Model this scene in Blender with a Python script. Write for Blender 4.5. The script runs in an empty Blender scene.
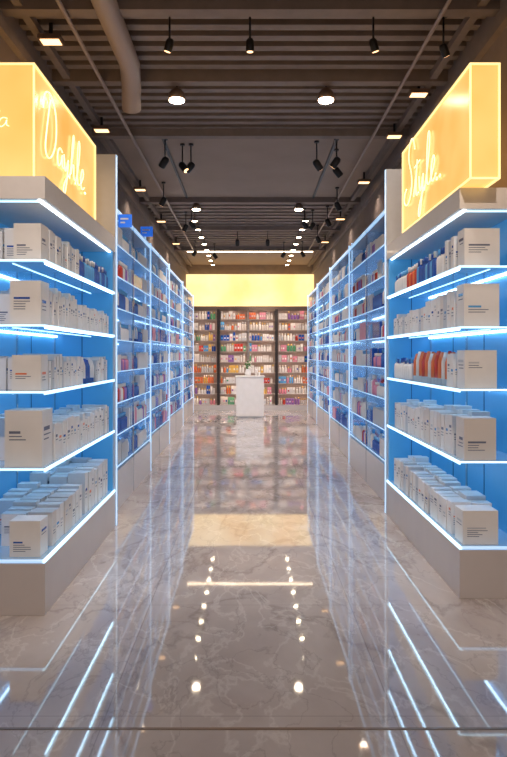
import bpy, math, random
from mathutils import Vector, Matrix
random.seed(7)
R=random.random
U=random.uniform
CH=1.5
bpy.context.scene.view_settings.view_transform='Standard'
# ------------------------------------------------ materials
def mat(name, col, rough=.5, metal=0, emit=None, es=0, ior=1.5, coat=0, bump=0, nscale=20, var=0, alpha=1, trans=0):
    m=bpy.data.materials.new(name); m.use_nodes=True
    nt=m.node_tree; b=nt.nodes['Principled BSDF']
    b.inputs['Base Color'].default_value=(*col,1)
    b.inputs['Roughness'].default_value=rough
    b.inputs['Metallic'].default_value=metal
    b.inputs['IOR'].default_value=ior
    b.inputs['Coat Weight'].default_value=coat
    b.inputs['Transmission Weight'].default_value=trans
    b.inputs['Alpha'].default_value=alpha
    if emit:
        b.inputs['Emission Color'].default_value=(*emit,1)
        b.inputs['Emission Strength'].default_value=es
    if var or bump:
        tc=nt.nodes.new('ShaderNodeTexCoord'); n=nt.nodes.new('ShaderNodeTexNoise')
        n.inputs['Scale'].default_value=nscale; n.inputs['Detail'].default_value=4
        nt.links.new(tc.outputs['Object'],n.inputs['Vector'])
        if var:
            r=nt.nodes.new('ShaderNodeValToRGB')
            r.color_ramp.elements[0].position=.3; r.color_ramp.elements[1].position=.7
            r.color_ramp.elements[0].color=(*[c*(1-var) for c in col],1)
            r.color_ramp.elements[1].color=(*[min(1,c*(1+var)) for c in col],1)
            nt.links.new(n.outputs['Fac'],r.inputs[0]); nt.links.new(r.outputs[0],b.inputs['Base Color'])
        if bump:
            bp=nt.nodes.new('ShaderNodeBump'); bp.inputs['Strength'].default_value=bump; bp.inputs['Distance'].default_value=.01
            nt.links.new(n.outputs['Fac'],bp.inputs['Height']); nt.links.new(bp.outputs[0],b.inputs['Normal'])
    return m

def marble():
    m=bpy.data.materials.new('marble_floor'); m.use_nodes=True
    nt=m.node_tree; N=nt.nodes; L=nt.links; b=N['Principled BSDF']
    tc=N.new('ShaderNodeTexCoord')
    def noise(sc,det,dist,off=0):
        mp=N.new('ShaderNodeMapping'); mp.inputs['Location'].default_value=(off,off*.7,0); mp.inputs['Rotation'].default_value=(0,0,.6)
        mp.inputs['Scale'].default_value=(1,.55,1)
        L.new(tc.outputs['Object'],mp.inputs[0])
        n=N.new('ShaderNodeTexNoise'); n.inputs['Scale'].default_value=sc; n.inputs['Detail'].default_value=det; n.inputs['Distortion'].default_value=dist
        n.inputs['Roughness'].default_value=.55
        L.new(mp.outputs[0],n.inputs['Vector']); return n.outputs['Fac']
    def vein(src,w):
        s=N.new('ShaderNodeMath'); s.operation='SUBTRACT'; s.inputs[1].default_value=.5; L.new(src,s.inputs[0])
        a=N.new('ShaderNodeMath'); a.operation='ABSOLUTE'; L.new(s.outputs[0],a.inputs[0])
        r=N.new('ShaderNodeMapRange'); r.inputs[1].default_value=0; r.inputs[2].default_value=w; r.inputs[3].default_value=1; r.inputs[4].default_value=0
        L.new(a.outputs[0],r.inputs[0]); return r.outputs[0]
    base=N.new('ShaderNodeValToRGB'); e=base.color_ramp.elements
    e[0].position=.3; e[0].color=(.50,.44,.43,1); e[1].position=.7; e[1].color=(.72,.66,.645,1)
    L.new(noise(2.2,9,.3),base.inputs[0])
    prev=base.outputs[0]
    for sc,w,c,f,off in ((1.1,.02,(.22,.185,.175,1),.38,3),(3.0,.02,(.9,.87,.85,1),.4,11),(3.4,.012,(.24,.2,.19,1),.3,23)):
        mx=N.new('ShaderNodeMix'); mx.data_type='RGBA'
        mu=N.new('ShaderNodeMath'); mu.operation='MULTIPLY'; mu.inputs[1].default_value=f
        L.new(vein(noise(sc,7,.4,off),w),mu.inputs[0]); L.new(mu.outputs[0],mx.inputs[0])
        L.new(prev,mx.inputs[6]); mx.inputs[7].default_value=c; prev=mx.outputs[2]
    br=N.new('ShaderNodeTexBrick'); br.offset=0; br.inputs['Scale'].default_value=1
    br.inputs['Brick Width'].default_value=1.2; br.inputs['Row Height'].default_value=1.2; br.inputs['Mortar Size'].default_value=.003
    mp=N.new('ShaderNodeMapping'); mp.inputs['Location'].default_value=(.6,.9,0); L.new(tc.outputs['Object'],mp.inputs[0]); L.new(mp.outputs[0],br.inputs['Vector'])
    mx=N.new('ShaderNodeMix'); mx.data_type='RGBA'
    mu=N.new('ShaderNodeMath'); mu.operation='MULTIPLY'; mu.inputs[1].default_value=.3; L.new(br.outputs['Fac'],mu.inputs[0])
    L.new(mu.outputs[0],mx.inputs[0]); L.new(prev,mx.inputs[6]); mx.inputs[7].default_value=(.15,.13,.13,1)
    L.new(mx.outputs[2],b.inputs['Base Color'])
    b.inputs['Roughness'].default_value=.035; b.inputs['IOR'].default_value=2.0
    n=N.new('ShaderNodeTexNoise'); n.inputs['Scale'].default_value=3; L.new(tc.outputs['Object'],n.inputs['Vector'])
    bp=N.new('ShaderNodeBump'); bp.inputs['Strength'].default_value=.02; bp.inputs['Distance'].default_value=.01
    L.new(n.outputs['Fac'],bp.inputs['Height']); L.new(bp.outputs[0],b.inputs['Normal'])
    return m

def amber(name,c0,c1,es):
    m=bpy.data.materials.new(name); m.use_nodes=True
    nt=m.node_tree; N=nt.nodes; L=nt.links; b=N['Principled BSDF']
    tc=N.new('ShaderNodeTexCoord'); n=N.new('ShaderNodeTexNoise'); n.inputs['Scale'].default_value=1.3; n.inputs['Detail'].default_value=3
    L.new(tc.outputs['Object'],n.inputs['Vector'])
    r=N.new('ShaderNodeValToRGB'); e=r.color_ramp.elements
    e[0].position=.35; e[0].color=(*c0,1); e[1].position=.65; e[1].color=(*c1,1)
    L.new(n.outputs['Fac'],r.inputs[0]); L.new(r.outputs[0],b.inputs['Emission Color'])
    b.inputs['Emission Strength'].default_value=es
    b.inputs['Base Color'].default_value=(.3,.18,.06,1); b.inputs['Roughness'].default_value=.2
    return m

M=dict(
 wall=mat('wall_taupe_plaster',(.24,.185,.16),.8,var=.08,bump=.1,nscale=6),
 ceil=mat('ceiling_dark',(.05,.04,.036),.8,var=.1,nscale=3),
 slat=mat('ceiling_slat_brown',(.215,.17,.15),.6,var=.1,nscale=8),
 panel=mat('ceiling_panel',(.33,.25,.20),.7,var=.06,nscale=2),
 duct=mat('painted_duct',(.34,.275,.25),.45),
 floor=marble(),
 white=mat('white_lacquer',(.74,.71,.70),.3,coat=.3,var=.02),
 base=mat('plinth_lacquer',(.64,.59,.58),.35,var=.03,nscale=4),
 cool=mat('cool_white_panel',(.55,.58,.64),.25,var=.02),
 blue=mat('blue_panel_glow',(.085,.32,.58),.35,emit=(.04,.26,.58),es=.30,var=.05,nscale=2),  # blue glow put into the panel colour; no lamp sits behind it
 seam=mat('panel_seam',(.02,.12,.3),.5),
 shelf=mat('frosted_glass_shelf',(.36,.58,.80),.1,emit=(.1,.4,1),es=.06,coat=.5),  # faint glow added to the solid shelf colour in place of lit glass
 led=mat('led_cool',(.8,.9,1),.4,emit=(.45,.78,1),es=1.8),
 led2=mat('led_cool_soft',(.8,.9,1),.4,emit=(.34,.64,1),es=.8),
 ledu=mat('led_under_shelf',(.8,.9,1),.4,emit=(.50,.78,1),es=7),
 ledw=mat('led_white',(.9,.95,1),.4,emit=(.75,.9,1),es=6),
 warm=mat('added_warm_strip',(1,.9,.7),.4,emit=(1,.74,.56),es=20),  # glowing strips added under the back cabinet shelves to brighten their products
 warml=mat('linear_lamp_diffuser',(1,.9,.7),.4,emit=(1,.74,.50),es=7),
 lamp=mat('lamp_lens',(1,.95,.85),.4,emit=(1,.82,.58),es=32),
 lamp2=mat('flood_lens',(1,.9,.7),.4,emit=(1,.55,.25),es=3),
 amber=amber('amber_acrylic',(1,.47,.10),(1,.66,.22),1.0),
 frame=mat('sign_frame_glow',(1,.8,.4),.3,emit=(1,.72,.30),es=1.15),
 neon=mat('sign_lettering_glow',(1,.95,.75),.3,emit=(1,.86,.50),es=1.15),
 cove=amber('cove_panel_glow',(1,.60,.22),(1,.74,.36),1.5),
 black=mat('black_metal',(.02,.02,.022),.35,metal=.4),
 bronze=mat('bronze_metal',(.25,.18,.14),.35,metal=.7),
 chrome=mat('chrome',(.7,.72,.75),.12,metal=1),
 p_white=mat('carton_white',(.86,.83,.81),.5,var=.03,nscale=9),
 p_cream=mat('carton_cream',(.76,.70,.66),.5),
 p_grey=mat('carton_grey',(.60,.61,.64),.5),
 ink=mat('print_ink',(.16,.18,.26),.6),
 p_blue=mat('bottle_blue',(.02,.10,.45),.2,coat=.4),
 p_sky=mat('bottle_skyblue',(.12,.42,.8),.25,coat=.3),
 p_red=mat('bottle_red',(.65,.06,.04),.25,coat=.3),
 p_orange=mat('bottle_orange',(.85,.20,.06),.3),
 p_pink=mat('bottle_pink',(.80,.30,.42),.35),
 p_purple=mat('bottle_purple',(.33,.16,.52),.35),
 p_green=mat('bottle_green',(.12,.42,.22),.35),
 p_yellow=mat('bottle_yellow',(.85,.55,.12),.35),
 bluesign=mat('blue_sign_face',(.02,.15,.6),.3,emit=(.02,.14,.7),es=.7),
 acr=mat('clear_acrylic',(.6,.78,1),.08,alpha=.25,emit=(.2,.5,1),es=.10),  # faint blue glow put into the divider colour
 dark=mat('dark_frame',(.04,.03,.03),.4),
 woodback=mat('shelf_backing_warm',(.50,.40,.35),.6,var=.08),
 leaf=mat('leaf_green',(.12,.25,.08),.6),
 petal=mat('petal_white',(.85,.8,.72),.6),
)

class B:
    def __init__(s): s.v=[];s.f=[];s.m=[];s.sm=[]
    def box(s,x0,x1,y0,y1,z0,z1,m):
        if x0>x1:x0,x1=x1,x0
        if y0>y1:y0,y1=y1,y0
        n=len(s.v)
        s.v+=[(x0,y0,z0),(x1,y0,z0),(x1,y1,z0),(x0,y1,z0),(x0,y0,z1),(x1,y0,z1),(x1,y1,z1),(x0,y1,z1)]
        s.f+=[tuple(n+i for i in q) for q in ((3,2,1,0),(4,5,6,7),(0,1,5,4),(1,2,6,5),(2,3,7,6),(3,0,4,7))]
        s.m+=[m]*6; s.sm+=[False]*6
    def quad(s,p,m):
        n=len(s.v); s.v+=p; s.f.append(tuple(range(n,n+4))); s.m.append(m); s.sm.append(False)
    def lathe(s,cx,cy,prof,mats,n=10,cz=0,mtx=None):
        k0=len(s.v)
        for r,z in prof:
            for i in range(n):
                a=2*math.pi*i/n
                p=Vector((r*math.cos(a),r*math.sin(a),z))
                if mtx: p=mtx@p
                s.v.append((p.x+cx,p.y+cy,p.z+cz))
        for j in range(len(prof)-1):
            mm=mats[j] if isinstance(mats,(list,tuple)) else mats
            for i in range(n):
                i2=(i+1)%n
                s.f.append((k0+j*n+i,k0+j*n+i2,k0+(j+1)*n+i2,k0+(j+1)*n+i)); s.m.append(mm); s.sm.append(True)
        mm=mats if isinstance(mats,str) else mats[0]; s.f.append(tuple(k0+i for i in reversed(range(n)))); s.m.append(mm); s.sm.append(False)
        mm=mats if isinstance(mats,str) else mats[-1]; s.f.append(tuple(k0+(len(prof)-1)*n+i for i in range(n))); s.m.append(mm); s.sm.append(False)
    def done(s,name,parent=None,bevel=0):
        me=bpy.data.meshes.new(name); me.from_pydata(s.v,[],s.f)
        used=[]
        for k in s.m:
            if k not in used: used.append(k)
        for k in used: me.materials.append(M[k])
        ix={k:i for i,k in enumerate(used)}
        me.polygons.foreach_set('material_index',[ix[k] for k in s.m])
        me.polygons.foreach_set('use_smooth',s.sm)
        me.update()
        o=bpy.data.objects.new(name,me); bpy.context.scene.collection.objects.link(o)
        if parent: o.parent=parent
        if bevel:
            bm=o.modifiers.new('bev','BEVEL'); bm.width=bevel; bm.segments=2; bm.limit_method='ANGLE'
        return o
def empty(name):
    o=bpy.data.objects.new(name,None); bpy.context.scene.collection.objects.link(o); o.empty_display_size=.1; return o

WX=1.75; HC=4.0; YB=18.0; Y0=-1.2
# ------------------------------------------------ room
b=B(); b.box(-WX-.1,WX+.1,Y0,YB+.1,-.1,0,'floor'); b.done('floor')
b=B(); b.box(-WX,WX,2.60,2.615,0.0,.002,'bronze'); b.done('trim_1')
b=B(); b.box(-WX-.1,-WX,Y0,YB,0,HC+.3,'wall'); b.done('wall_left')
b=B(); b.box(WX,WX+.1,Y0,YB,0,HC+.3,'wall'); b.done('wall_right')
b=B(); b.box(-WX-.1,WX+.1,YB,YB+.1,0,HC+.3,'wall'); b.done('wall_back')
b=B()
b.box(-WX-.1,WX+.1,Y0,YB+.1,HC+.3,HC+.4,'ceil')
def slats(y0,y1,step,w,h,m='slat'):
    y=y0
    while y<y1:
        b.box(-WX,WX,y,y+w,HC,HC+h,m); y+=step
slats(Y0,7.15,.17,.085,.13)
slats(10.4,14.9,.26,.14,.13)
b.box(-WX,WX,7.2,10.3,HC,HC+.15,'panel')
b.box(-WX,WX,15.1,YB,HC,HC+.15,'panel')
for yy in (4.55,5.75,7.18,10.3,12.6,15.0):
    b.box(-WX,WX,yy,yy+.10,HC-.08,HC+.1,'slat')
for s in (-1,1):
    b.box(s*(WX-.16),s*(WX-.10),Y0,YB,HC-.06,HC+.0,'slat')
    b.box(s*(WX),s*(WX-.05),Y0,YB,HC-.26,HC-.18,'slat')
    b.box(s*.985,s*1.015,7.29,10.29,HC-.025,HC-.0005,'black')
b.done('ceiling')
b=B(); b.box(-1.55,1.55,15.45,15.6,HC-.03,HC-.0,'dark'); b.box(-1.5,1.5,15.48,15.57,HC-.04,HC-.03,'warml'); b.done('linear_ceiling_light')

def pipe(name,pts,r,m='duct',n=14):
    cu=bpy.data.curves.new(name,'CURVE'); cu.dimensions='3D'; cu.bevel_depth=r; cu.bevel_resolution=4
    sp=cu.splines.new('POLY'); sp.points.add(len(pts)-1)
    for i,p in enumerate(pts): sp.points[i].co=(*p,1)
    cu.use_fill_caps=True
    cu.materials.append(M[m])
    o=bpy.data.objects.new(name,cu); bpy.context.scene.collection.objects.link(o)
    bpy.context.view_layer.update()
    me=bpy.data.meshes.new_from_object(o.evaluated_get(bpy.context.evaluated_depsgraph_get()))
    bpy.data.objects.remove(o); o=bpy.data.objects.new(name,me); bpy.context.scene.collection.objects.link(o)
    for p in me.polygons: p.use_smooth=True
    return o
pipe('ventilation_duct',[(-1.0,4.2,3.93),(-1.0,5.4,3.92),(-1.02,5.55,3.90),(-1.04,5.7,3.85),(-1.06,5.8,3.78),(-1.07,5.87,3.72)],.085)
pipe('ceiling_conduit',[(-1.3,Y0,3.90),(-1.3,14.9,3.90)],.016)
pipe('ceiling_conduit',[(1.35,Y0,3.90),(1.35,14.9,3.90)],.014)

# ------------------------------------------------ products
def carton(b,x0,x1,y0,y1,z,h,side,m='p_white',text=True):
    if x0>x1:x0,x1=x1,x0
    b.box(x0,x1,y0,y1,z,z+h,m)
    if not text: return
    e=.0008
    w=x1-x0; l=y1-y0
    acc=random.choice(('ink','ink','ink','p_blue','p_sky','p_grey','p_blue','p_orange'))
    lx=x0+.12*w
    tz=z+h*U(.42,.7)
    for k in range(random.choice((3,4,5))):
        hh=h*(.045 if k==0 else .018)
        ww=w*U(.3,.6)
        b.quad([(lx,y0-e,tz-hh),(lx+ww,y0-e,tz-hh),(lx+ww,y0-e,tz),(lx,y0-e,tz)],acc if k==0 else 'ink'); tz-=hh+h*.04
    xf = x1+e if side<0 else x0-e
    tz=z+h*U(.5,.8)
    for k in range(random.choice((2,3))):
        hh=h*(.07 if k==0 else .022); ww=l*U(.4,.7); ly=y0+.15*l
        q=[(xf,ly,tz-hh),(xf,ly+ww,tz-hh),(xf,ly+ww,tz),(xf,ly,tz)]
        if side>0: q=q[::-1]
        b.quad(q,acc if k==0 else 'ink'); tz-=hh+h*.06
def bottle(b,x,y,z,r,h,m,cap='p_white'):
    b.lathe(x,y,[(r*.92,0),(r,.01),(r,h*.62),(r*.85,h*.70),(r*.42,h*.75),(r*.42,h*.78),(r*.55,h*.78),(r*.55,h)],[m,m,m,m,m,cap,cap],10,cz=z+.0005)
def tube(b,x,y,z,r,h,m,cap='p_white'):
    b.lathe(x,y,[(r*.8,0),(r*.8,h*.18),(r,h*.19),(r*.95,h*.7),(r*.35,h)],[cap,cap,m,m],8,cz=z+.0005)

SH=[.335,.845,1.29,1.675,2.05]
def gondola(s,xf,y0,y1):
    p=empty('display_shelving')
    xb=s*(WX-.012)
    b=B()
    b.box(s*xf,xb,y0,y1,0.001,.30,'base')
    b.box(s*(xf+.015),xb,y0+.015,y1,.30,.318,'shelf')
    b.box(s*(WX-.05),xb,y0+.02,y1,.30,2.40,'blue')
    n=3
    for i in range(1,n+0):
        yy=y0+(y1-y0)*i/n
        b.box(s*(WX-.054),s*(WX-.049),yy-.004,yy+.004,.32,2.40,'seam')
    b.box(s*(xf+.02),s*(WX-.05),y1-.03,y1,.318,2.40,'blue')
    xm=(xf+WX)/2
    b.box(s*(xm-.004),s*(xm+.004),y1-.032,y1-.03,.32,2.40,'seam')
    b.done('back_panel',p)
    b=B(); b.box(s*(xf),xb,y1,y1+.08,0.001,3.26,'cool')
    b.box(s*(xf-.006),s*(xf+.0),y1+.02,y1+.05,.0015,3.26,'led2')
    b.done('end_panel',p)
    b=B(); b.box(s*xf,xb,y0,y1,2.40,2.53,'white')
    b.box(s*(xf+.035),s*(xf+.05),y0+.03,y1-.04,2.392,2.40,'ledw')
    b.box(s*(xf+.05),s*(WX-.06),y0+.05,y0+.06,2.392,2.40,'led')
    b.done('header',p)
    b=B()
    for i,z in enumerate(SH):
        t=.015; te=.010
        if i>0:
            b.box(s*(xf+.006),s*(WX-.05),y0+.006,y1-.03,z-t,z,'shelf')
            b.box(s*(xf+.20),s*(xf+.207),y0+.05,y1-.05,z-t-.004,z-t,'led')
            b.box(s*(xf+.010),s*(xf+.018),y0+.05,y1-.05,z-t-.006,z-t,'ledu')
            b.box(s*(WX-.075),s*(WX-.06),y0+.05,y1-.05,z-t-.008,z-t,'ledu')
            b.box(s*(xf),s*(xf+.006),y0,y1-.03,z-te-.010,z,'led')
            b.box(s*(xf+.006),s*(WX-.05),y0,y0+.006,z-te,z,'led')
        else:
            b.box(s*(xf),s*(xf+.015),y0,y1,.304,.318,'led'); b.box(s*(xf+.015),s*(WX-.05),y0,y0+.015,.304,.318,'led2')
    b.done('shelves',p)
    b=B()
    for yy in (y0+.05,(y0+y1)/2,y1-.06):
        b.box(s*(WX-.06),s*(WX-.05),yy,yy+.02,.32,2.39,'chrome')
    b.done('uprights',p)
    return p
gondola(-1,1.18,3.74,5.70)
gondola(1,1.29,4.00,6.15)

def product_row(b,s,xf,ya,yb,z,spec,cols=2,back=WX-.08):
    L=yb-ya; y=ya; kk=0
    for frac,kind,h,dep,ln,gap in spec:
        ye=y+L*frac
        while y+ln<=ye+.001:
            hh=h*U(.94,1.04) if kind!='big' else h
            x=xf; kk+=1
            for c in range(1 if kind=='big' else cols):
                if x+dep>back: break
                jx=U(0,.008)
                if kind in('box','big'):
                    mm='p_white' if R()<.8 else ('p_cream' if R()<.6 else 'p_grey')
                    carton(b,s*(x+jx),s*(x+jx+dep),y,y+ln,z,hh*(1 if c==0 else U(.9,1.15)),s,mm)
                elif kind=='thin':
                    carton(b,s*(x+jx),s*(x+jx+dep),y,y+ln,z,hh*U(.85,1.1),s,'p_white' if R()<.8 else 'p_grey')
                elif kind=='blue':
                    bottle(b,s*(x+dep/2),y+ln/2,z,ln*.46,hh,'p_blue' if R()<.6 else 'p_sky','p_white' if R()<.5 else 'p_blue')
                elif kind=='white':
                    bottle(b,s*(x+dep/2),y+ln/2,z,ln*.46,hh,'p_white','p_sky' if R()<.5 else 'p_blue')
                elif kind=='red':
                    bottle(b,s*(x+dep/2),y+ln/2,z,ln*.46,hh,'p_orange' if R()<.6 else 'p_red','p_white')
                elif kind=='altred':
                    tube(b,s*(x+dep/2),y+ln/2,z,ln*.46,hh,('p_orange','p_white','p_orange','p_red')[kk%4],'p_white')
                elif kind=='tube':
                    tube(b,s*(x+dep/2),y+ln/2,z,ln*.46,hh,random.choice(('p_white','p_white','p_sky','p_blue')),'p_blue')
                x+=dep+.012
            y+=ln+gap
        y=max(y,ye)
zb=.3185
e=.0005
b=B(); a0,a1=3.80,5.62
product_row(b,-1,1.22,a0,a1,2.05+e,[(.09,'big',.22,.16,.14,.01),(.16,'box',.21,.13,.06,.008),(.25,'thin',.20,.09,.045,.008),(.5,'blue',.18,.055,.055,.006)],4)
product_row(b,-1,1.22,a0,a1,1.675+e,[(.10,'big',.26,.18,.16,.01),(.35,'thin',.23,.10,.05,.006),(.2,'box',.19,.10,.06,.008),(.35,'thin',.18,.10,.045,.008)],3)
product_row(b,-1,1.22,a0,a1,1.29+e,[(.09,'big',.21,.17,.13,.01),(.46,'thin',.20,.12,.045,.008),(.2,'tube',.18,.06,.06,.008),(.25,'thin',.18,.10,.05,.01)],3)
product_row(b,-1,1.21,a0,a1,.845+e,[(.13,'big',.33,.22,.2,.02),(.30,'box',.23,.14,.08,.01),(.57,'thin',.21,.10,.06,.012)],3)
product_row(b,-1,1.22,a0,a1,zb+e,[(.12,'big',.21,.18,.14,.012),(.15,'box',.21,.15,.08,.010),(.3,'box',.23,.14,.08,.015),(.43,'box',.29,.13,.08,.018)],3)
b.done('skincare_products')
b=B(); a0,a1=4.05,6.05
product_row(b,1,1.33,a0,a1,2.05+e,[(.10,'big',.24,.22,.13,.01),(.12,'box',.22,.12,.06,.008),(.12,'white',.20,.055,.055,.008),(.25,'blue',.20,.055,.055,.008),(.16,'red',.19,.055,.055,.01),(.25,'white',.18,.055,.055,.01)],4)
product_row(b,1,1.33,a0,a1,1.675+e,[(.1,'big',.27,.22,.15,.01),(.35,'box',.24,.12,.07,.008),(.25,'box',.19,.1,.06,.01),(.3,'thin',.17,.09,.05,.01)],3)
product_row(b,1,1.33,a0,a1,1.29+e,[(.1,'big',.24,.20,.15,.01),(.08,'box',.22,.1,.07,.01),(.5,'altred',.23,.07,.07,.016),(.32,'white',.18,.06,.06,.010)],2)
product_row(b,1,1.33,a0,a1,.845+e,[(.12,'big',.26,.20,.16,.01),(.45,'box',.25,.12,.08,.01),(.43,'box',.22,.1,.07,.012)],3)
product_row(b,1,1.32,a0,a1,zb+e,[(.12,'big',.21,.22,.16,.01),(.28,'box',.21,.13,.09,.01),(.3,'box',.22,.12,.08,.012),(.3,'box',.24,.12,.08,.012)],3)
b.done('skincare_products')

# ------------------------------------------------ light box signs with cursive lettering
G={
'l':([[(0,0),(.25,.5),(.36,1.2),(.2,1.42),(.1,1.1),(.15,.3),(.3,0),(.5,.1)]],.5),
'e':([[(0,.1),(.3,.35),(.35,.55),(.2,.68),(.05,.4),(.1,.1),(.3,0),(.5,.15)]],.5),
't':([[(0,.1),(.2,.6),(.27,1.15),(.2,.3),(.3,0),(.5,.1)],[(0,.85),(.5,.9)]],.5),
'y':([[(0,.5),(.1,.15),(.25,.05),(.45,.6),(.4,0),(.25,-.6),(.05,-.5),(.2,-.15),(.6,.1)]],.6),
'a':([[(.45,.5),(.2,.62),(0,.3),(.15,0),(.4,.2),(.45,.5),(.45,.1),(.6,.1)]],.6),
'h':([[(0,0),(.2,.6),(.32,1.3),(.15,1.35),(.1,0),(.2,.45),(.4,.5),(.4,.05),(.6,.1)]],.6),
'S':([[(1.0,1.35),(.8,1.75),(.4,1.7),(.3,1.25),(.7,.85),(.85,.4),(.5,0),(.0,.1),(-.05,.4),(.2,.5)]],1.05),
'D':([[(.3,1.5),(.15,.8),(.05,.05),(.5,-.05),(.95,.5),(.85,1.3),(.3,1.7),(-.25,1.5),(-.2,1.1)]],1.05),
'.':([[(.05,0),(.1,.04),(.15,0),(.1,-.04),(.05,0)]],.25),
}
def lettering(word,parent,org,udir,scale,name='lettering',r=.005,m='neon'):
    cu=bpy.data.curves.new(name,'CURVE'); cu.dimensions='3D'; cu.bevel_depth=r; cu.bevel_resolution=2
    x=0
    for ch in word:
        st,w=G[ch]
        for pts in st:
            sp=cu.splines.new('NURBS'); sp.points.add(len(pts)-1)
            for i,(u,v) in enumerate(pts):
                q=Vector(org)+Vector(udir)*((x+u+.15*v)*scale)+Vector((0,0,v*scale))
                sp.points[i].co=(*q,1)
            sp.order_u=3; sp.use_endpoint_u=True; sp.resolution_u=6
        x+=w
    cu.materials.append(M[m])
    o=bpy.data.objects.new(name,cu); bpy.context.scene.collection.objects.link(o); o.parent=parent
def sign(s,xf,xo,y0,y1,word):
    p=empty('illuminated_sign'); z0,z1=2.5305,3.21
    b=B(); b.box(s*(xf+.01),s*(xo-.01),y0+.01,y1-.01,z0+.01,z1-.01,'amber'); b.done('lightbox',p)
    b=B(); t=.010
    for x in (xf,xo-t):
        for y in (y0,y1-t):
            b.box(s*x,s*(x+t),y,y+t,z0,z1,'frame')
    for z in (z0,z1-t):
        for y in (y0,y1-t): b.box(s*(xf+t),s*(xo-t),y,y+t,z,z+t,'frame')
        for x in (xf,xo-t): b.box(s*x,s*(x+t),y0+t,y1-t,z,z+t,'frame')
    b.done('frame',p)
    if s<0: lettering(word,p,(-xf+.004,y0+.16,z0+.20),(0,1,0),.25)
    else: lettering(word,p,(xf-.004,y1-.10,z0+.18),(0,-1,0),.29)
    if s<0: lettering('eta',p,(-xf-.33,y0+.006,z0+.30),(1,0,0),.11,'small_lettering',.003)
sign(-1,1.26,1.74,3.80,5.32,'Dayhle.')
sign(1,1.285,1.465,3.80,5.50,'Style..')

# ------------------------------------------------ far wall bays
def bay(s,xf,y0,y1,seg,ztop=2.95,sg=None):
    p=empty('glass_shelving_bay')
    xb=WX-.005
    b=B()
    b.box(s*xf,s*xb,y0,y1,0.001,.38,'white')
    b.box(s*(xb-.02),s*xb,y0,y1,.38,ztop,'cool')
    b.box(s*(xf+.02),s*xb,y0,y1,ztop,ztop+.06,'cool')
    b.box(s*(xf),s*(xf+.02),y0,y1,ztop,ztop+.03,'led2')
    b.done('carcass',p)
    b=B()
    ys=[y0+(y1-y0)*i/seg for i in range(seg+1)]
    for i,y in enumerate(ys):
        yy=min(y,y1-.02)
        b.box(s*(xf+.02),s*(xb-.02),yy,yy+.012,.38,ztop,'acr')
        b.box(s*(xf-.006),s*(xf+.012),yy-.001,yy+.012,.0015,ztop+.06,'led2' if i%2==0 else 'chrome')
    b.done('glass_dividers',p)
    b=B(); nz=8; zs=[]
    for k in range(nz):
        z=.42+(ztop-.42)*k/nz; zs.append(z)
        b.box(s*(xf+.008),s*(xb-.02),y0,y1,z-.010,z,'shelf')
        b.box(s*(xf),s*(xf+.008),y0,y1,z-.008,z,'led2')
        b.box(s*(xb-.05),s*(xb-.035),y0,y1,z-.017,z-.010,'ledu')
    b.done('shelves',p)
    if sg:
        X0,X1,Y,Z,hh=sg
        b=B(); w=abs(X1-X0)
        b.box(X0,X1,Y,Y+.015,Z,Z+hh,'bluesign')
        xa=min(X0,X1)
        for q0,q1,f in ((.58,.72,.75),(.3,.42,.5)):
            b.box(xa+w*.15,xa+w*f,Y-.002,Y,Z+hh*q0,Z+hh*q1,'p_white')
        b.box(X0,s*(xf+.02),Y+.004,Y+.011,Z+hh*.45,Z+hh*.55,'chrome')
        b.done('category_sign',p)
    b=B()
    kinds=['box','box','blue','white','tube','box','pinks']
    for z in zs:
        y=y0+.03
        while y<y1-.15:
            k=random.choice(kinds); n=random.randint(3,7); h=U(.14,.22); ln=U(.05,.08)
            col=random.choice(('p_white','p_white','p_white','p_white','p_cream','p_sky','p_blue','p_grey','p_pink'))
            for i in range(n):
                if y+ln>y1-.04: break
                if any(abs(y+ln/2-q)<ln/2+.022 for q in ys): y+=.03; continue
                for c in range(2):
                    x=xf+.03+c*(ln+.02)
                    if x+ln>xb-.03: break
                    if k=='box': b.box(s*x,s*(x+ln),y,y+ln,z+.0005,z+h,col)
                    elif k=='pinks': bottle(b,s*(x+ln/2),y+ln/2,z,ln*.45,h,random.choice(('p_pink','p_purple','p_red','p_white')))
                    elif k=='tube': tube(b,s*(x+ln/2),y+ln/2,z,ln*.45,h,random.choice(('p_white','p_sky')),'p_blue')
                    else: bottle(b,s*(x+ln/2),y+ln/2,z,ln*.45,h,'p_blue' if k=='blue' else 'p_white','p_sky')
                y+=ln+.008
            y+=U(.01,.06)
    b.done('bay_products')
bay(-1,1.28,5.86,8.40,2,2.88,(-1.235,-1.11,6.1,2.70,.12))
bay(-1,1.36,8.46,11.0,2,2.98,(-1.44,-1.28,8.55,3.06,.13))
bay(-1,1.42,11.06,13.8,2,3.0)
bay(-1,1.47,13.86,16.9,2,3.0)
bay(1,1.37,6.30,9.0,2,2.95)
bay(1,1.42,9.06,11.6,2,3.0)
bay(1,1.46,11.66,14.2,2,3.0)
bay(1,1.50,14.26,16.9,2,3.0)

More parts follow.
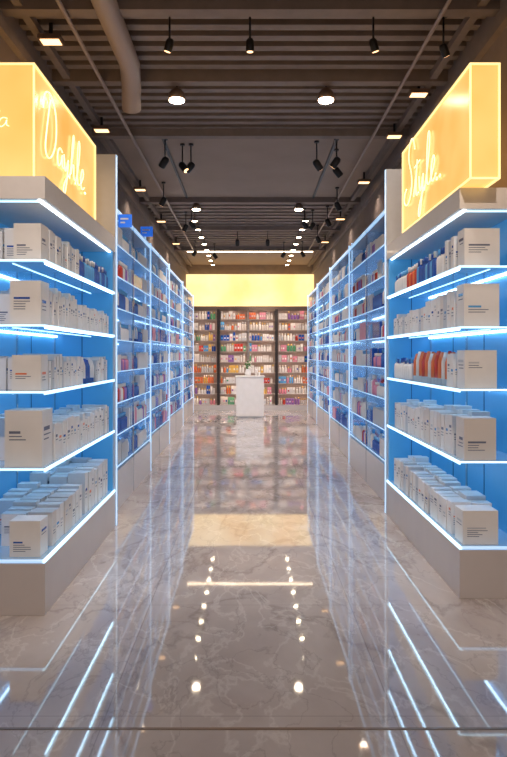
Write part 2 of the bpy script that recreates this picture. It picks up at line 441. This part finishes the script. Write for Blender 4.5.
# ------------------------------------------------ back wall unit
p=empty('back_wall_shelving')
b=B(); yb=YB-.005; yf=YB-.38
b.box(-1.72,1.72,yf,yb,.001,.14,'white')
b.box(-1.72,1.72,yb-.03,yb,.14,2.74,'woodback')
b.box(-1.74,1.74,yf-.02,yb,2.74,2.82,'bronze')
zs=[.15+i*.29 for i in range(9)]
xs=[-1.72,-.86,.72,1.70]
for z in zs:
    b.box(-1.70,1.68,yf+.02,yb-.03,z-.012,z,'p_cream')
    b.box(-1.70,1.68,yf+.008,yf+.02,z-.026,z,'woodback')
    if z>.2: b.box(-1.70,1.68,yf+.022,yf+.034,z-.018,z-.012,'warm')
b.box(-1.70,1.68,yf-.0,yf+.012,2.70,2.74,'bronze')
b.box(-1.70,1.68,yf+.022,yf+.034,2.73,2.74,'warm')
for x in xs:
    b.box(x-.035,x+.035,yf-.01,yb-.03,.14,2.74,'dark')
b.box(-.06,-.04,yf+.0,yb-.03,.14,2.74,'chrome')
b.done('cabinet',p)
b=B()
cols=['p_white']*10+['p_cream']*5+['p_grey']*2+['p_pink','p_pink','p_purple','p_purple','p_red','p_orange','p_orange','p_yellow','p_green','p_sky','p_blue']
for z in zs:
    for i in range(3):
        x=xs[i]+.06
        while x<xs[i+1]-.12:
            c=random.choice(cols); n=random.randint(1,3); w=U(.04,.075); h=U(.14,.23); kb=R()
            for k in range(n):
                if x+w>xs[i+1]-.05: break
                if -.08<x<-.03 or -.08<x+w<-.03: x+=.03; continue
                if kb<.5:
                    b.box(x,x+w,yf+.08,yf+.16,z+.0005,z+h,c)
                    b.quad([(x+.2*w,yf+.0795,z+h*.35),(x+.8*w,yf+.0795,z+h*.35),(x+.8*w,yf+.0795,z+h*.6),(x+.2*w,yf+.0795,z+h*.6)],random.choice(cols))
                else: bottle(b,x+w/2,yf+.12,z,w*.47,h,c,random.choice(('p_white','p_grey','p_yellow')))
                x+=w+.008
            x+=.01
b.done('cosmetic_products',p)
b=B(); b.box(-1.74,1.74,YB-.30,YB-.005,2.83,3.70,'cove'); b.box(-1.745,1.745,YB-.34,YB-.005,2.822,2.85,'frame'); b.done('illuminated_fascia')

# ------------------------------------------------ podium
p=empty('display_podium'); py=15.7
b=B(); b.box(-.33,.33,py-.22,py+.22,.04,.97,'p_white'); b.box(-.30,.30,py-.19,py+.19,.001,.04,'p_grey'); b.box(-.35,.35,py-.24,py+.24,.97,1.0,'p_white')
b.done('counter',p,.006)
b=B(); b.lathe(-.05,py,[(.06,0),(.075,.06),(.05,.14),(.04,.16)],'p_white',14,cz=1.0005)
for i in range(26):
    a=U(0,6.28); rr=U(0,.1); zz=U(1.18,1.34); r=.03
    b.lathe(-.05+rr*math.cos(a),py+rr*math.sin(a),[(.004,-r),(r*.8,-r*.4),(r,0),(r*.7,r*.6),(.004,r)],'petal' if i%3 else 'leaf',7,cz=zz)
b.lathe(-.05,py,[(.02,0),(.06,.08)],'leaf',8,cz=1.14)
b.done('flower_vase')
b=B(); bottle(b,.15,py,1.0,.03,.16,'p_cream'); bottle(b,.22,py+.03,1.0,.025,.12,'p_white','p_yellow'); b.done('podium_bottles')

# ------------------------------------------------ ceiling lamps
def spotlight(loc,power,color=(1,.83,.69),size=1.9,target=None,blend=.8,parent=None):
    l=bpy.data.lights.new('lamp_light','SPOT'); l.energy=power; l.color=color; l.spot_size=size; l.spot_blend=blend; l.shadow_soft_size=.05
    o=bpy.data.objects.new('lamp_light',l); bpy.context.scene.collection.objects.link(o); o.location=loc
    if target:
        o.rotation_euler=(Vector(target)-Vector(loc)).to_track_quat('-Z','Y').to_euler()
    if parent: o.parent=parent
def downlight(x,y,z=3.80,r=.075,power=60,target=None,size=2.3):
    p=empty('pendant_downlight')
    b=B(); h=.10
    b.lathe(x,y,[(r*1.0,0),(r*1.06,.0),(r*1.0,.05),(r*.5,h),(r*.2,h+.01)],['bronze']*4,20,cz=z)
    b.lathe(x,y,[(.009,h),(.009,HC-z+.01)],'black',8,cz=z)
    b.lathe(x,y,[(r*.9,-.012),(r*.9,-.001)],'lamp',20,cz=z)
    b.done('shade',p)
    spotlight((x,y,z-.03),power,parent=p,size=size,target=target)
downlight(-.66,5.86); downlight(.685,5.86)
downlight(-.86,10.4,3.83,.07); downlight(.78,10.4,3.83,.07)
p=empty('recessed_downlights')
b=B()
for i in range(8):
    y=11.5+i*.8
    if y>17.6: break
    for s in(-1,1):
        x=s*.98
        b.lathe(x,y,[(.05,0),(.055,.01),(.055,.03)],'bronze',14,cz=HC-.13)
        b.lathe(x,y,[(.045,-.006),(.045,-.0005)],'lamp',14,cz=HC-.13)
        b.lathe(x,y,[(.012,.03),(.012,.14)],'bronze',6,cz=HC-.13)
        if i%2==0: spotlight((x,y,HC-.15),60,size=2.3,target=(x*.8,y+.8,0),parent=p)
b.done('lamps',p)
def flood(x,y,z=3.86):
    p=empty('ceiling_flood_light'); b=B()
    b.box(x-.085,x+.085,y-.06,y+.06,z,z+.035,'bronze')
    b.box(x-.07,x+.07,y-.045,y+.045,z-.004,z,'lamp2')
    b.box(x-.012,x+.012,y-.012,y+.012,z+.035,HC,'black')
    b.done('housing',p)
    spotlight((x,y,z-.02),18,target=(x*.75,y,0),parent=p,size=2.2)
for y,x in ((4.9,-1.5),(6.84,-1.56),(9.3,-1.57),(11.5,-1.57),(13.8,-1.57)): flood(x,y)
for y,x in ((5.9,1.53),(7.03,1.56),(8.9,1.56),(11.3,1.57),(13.6,1.57)): flood(x,y)
def track_spot(x,y,z=3.74,tilt=(.5,0),on=False,k=.85,aim=None,power=0):
    p=empty('track_spotlight'); b=B()
    b.lathe(x,y,[(.03,0),(.03,.02)],'black',10,cz=HC-.02)
    b.lathe(x,y,[(.008,0),(.008,HC-z-.02)],'black',6,cz=z)
    mt=Matrix.Rotation(tilt[0],4,'X')@Matrix.Rotation(tilt[1],4,'Y')@Matrix.Scale(k,4)
    b.lathe(x,y,[(.045,-.10),(.05,-.09),(.05,.02),(.035,.05),(.015,.055)],'black',14,cz=z,mtx=mt)
    b.lathe(x,y,[(.038,-.103),(.038,-.0995)],'lamp2' if on else 'chrome',14,cz=z,mtx=mt)
    b.done('head',p)
    if aim:
        d=(Vector(aim)-Vector((x,y,z))).normalized()
        spotlight(tuple(Vector((x,y,z))+d*.14),power,target=aim,size=.5,parent=p)
for x,y,t in ((-.58,4.69,(.2,.3)),(0,4.69,(.1,0)),(.89,4.69,(.2,-.3)),(1.42,4.77,(.4,-.5))): track_spot(x,y,z=3.75,tilt=t,on=True,k=.6)
for x,y,t in (
   (-.98,7.5,(.5,.6)),(-.80,7.7,(-.4,-.6)),(-.70,7.7,(.3,.7)),(.78,7.6,(.5,-.6)),(1.0,7.5,(.4,.6)),(1.05,7.9,(.2,-.7)),
   (-1.12,11.35,(.4,.5)),(-1.0,11.1,(.3,-.6)),(.93,11.1,(.4,-.5)),(1.08,11.2,(.2,.6)),(-1.2,14.2,(.3,.6)),(-.8,14.6,(.3,-.6)),(.75,14.4,(.3,.5)),(1.15,14.3,(.3,-.5)),(-1.25,9.4,(.3,.5)),(1.3,9.7,(.3,-.5)),(1.3,12.5,(.3,-.5)),(1.3,10.9,(.3,-.5))):
    track_spot(x,y,tilt=t,on=(R()<.3))
track_spot(-.25,12.9,3.75,(.7,0),True,.85,(0,15.6,.6),190)  # lamp added to brighten the podium
track_spot(.35,12.9,3.75,(.8,0),True,.85,(.3,18,1.6),190)  # second added lamp, brightens the back-wall products
# unseen downlights near the camera, added to brighten the faces of near products
for x in (-.8,.8):
    downlight(x,1.2,3.8,.075,240,target=(x*1.9,4.3,1.5),size=1.1); downlight(x,3.3,3.8,.075,30)

w=bpy.data.worlds.new('World'); bpy.context.scene.world=w; w.use_nodes=True
w.node_tree.nodes['Background'].inputs[0].default_value=(1,.83,.76,1)
w.node_tree.nodes['Background'].inputs[1].default_value=.5
c=bpy.data.cameras.new('Camera'); co=bpy.data.objects.new('Camera',c); bpy.context.scene.collection.objects.link(co)
co.location=(0,0,CH); co.rotation_euler=(math.pi/2,0,0)
c.sensor_width=36; c.lens=650/757*36; c.shift_y=-23.5/757; c.shift_x=3.5/757; c.clip_start=.05
bpy.context.scene.camera=co
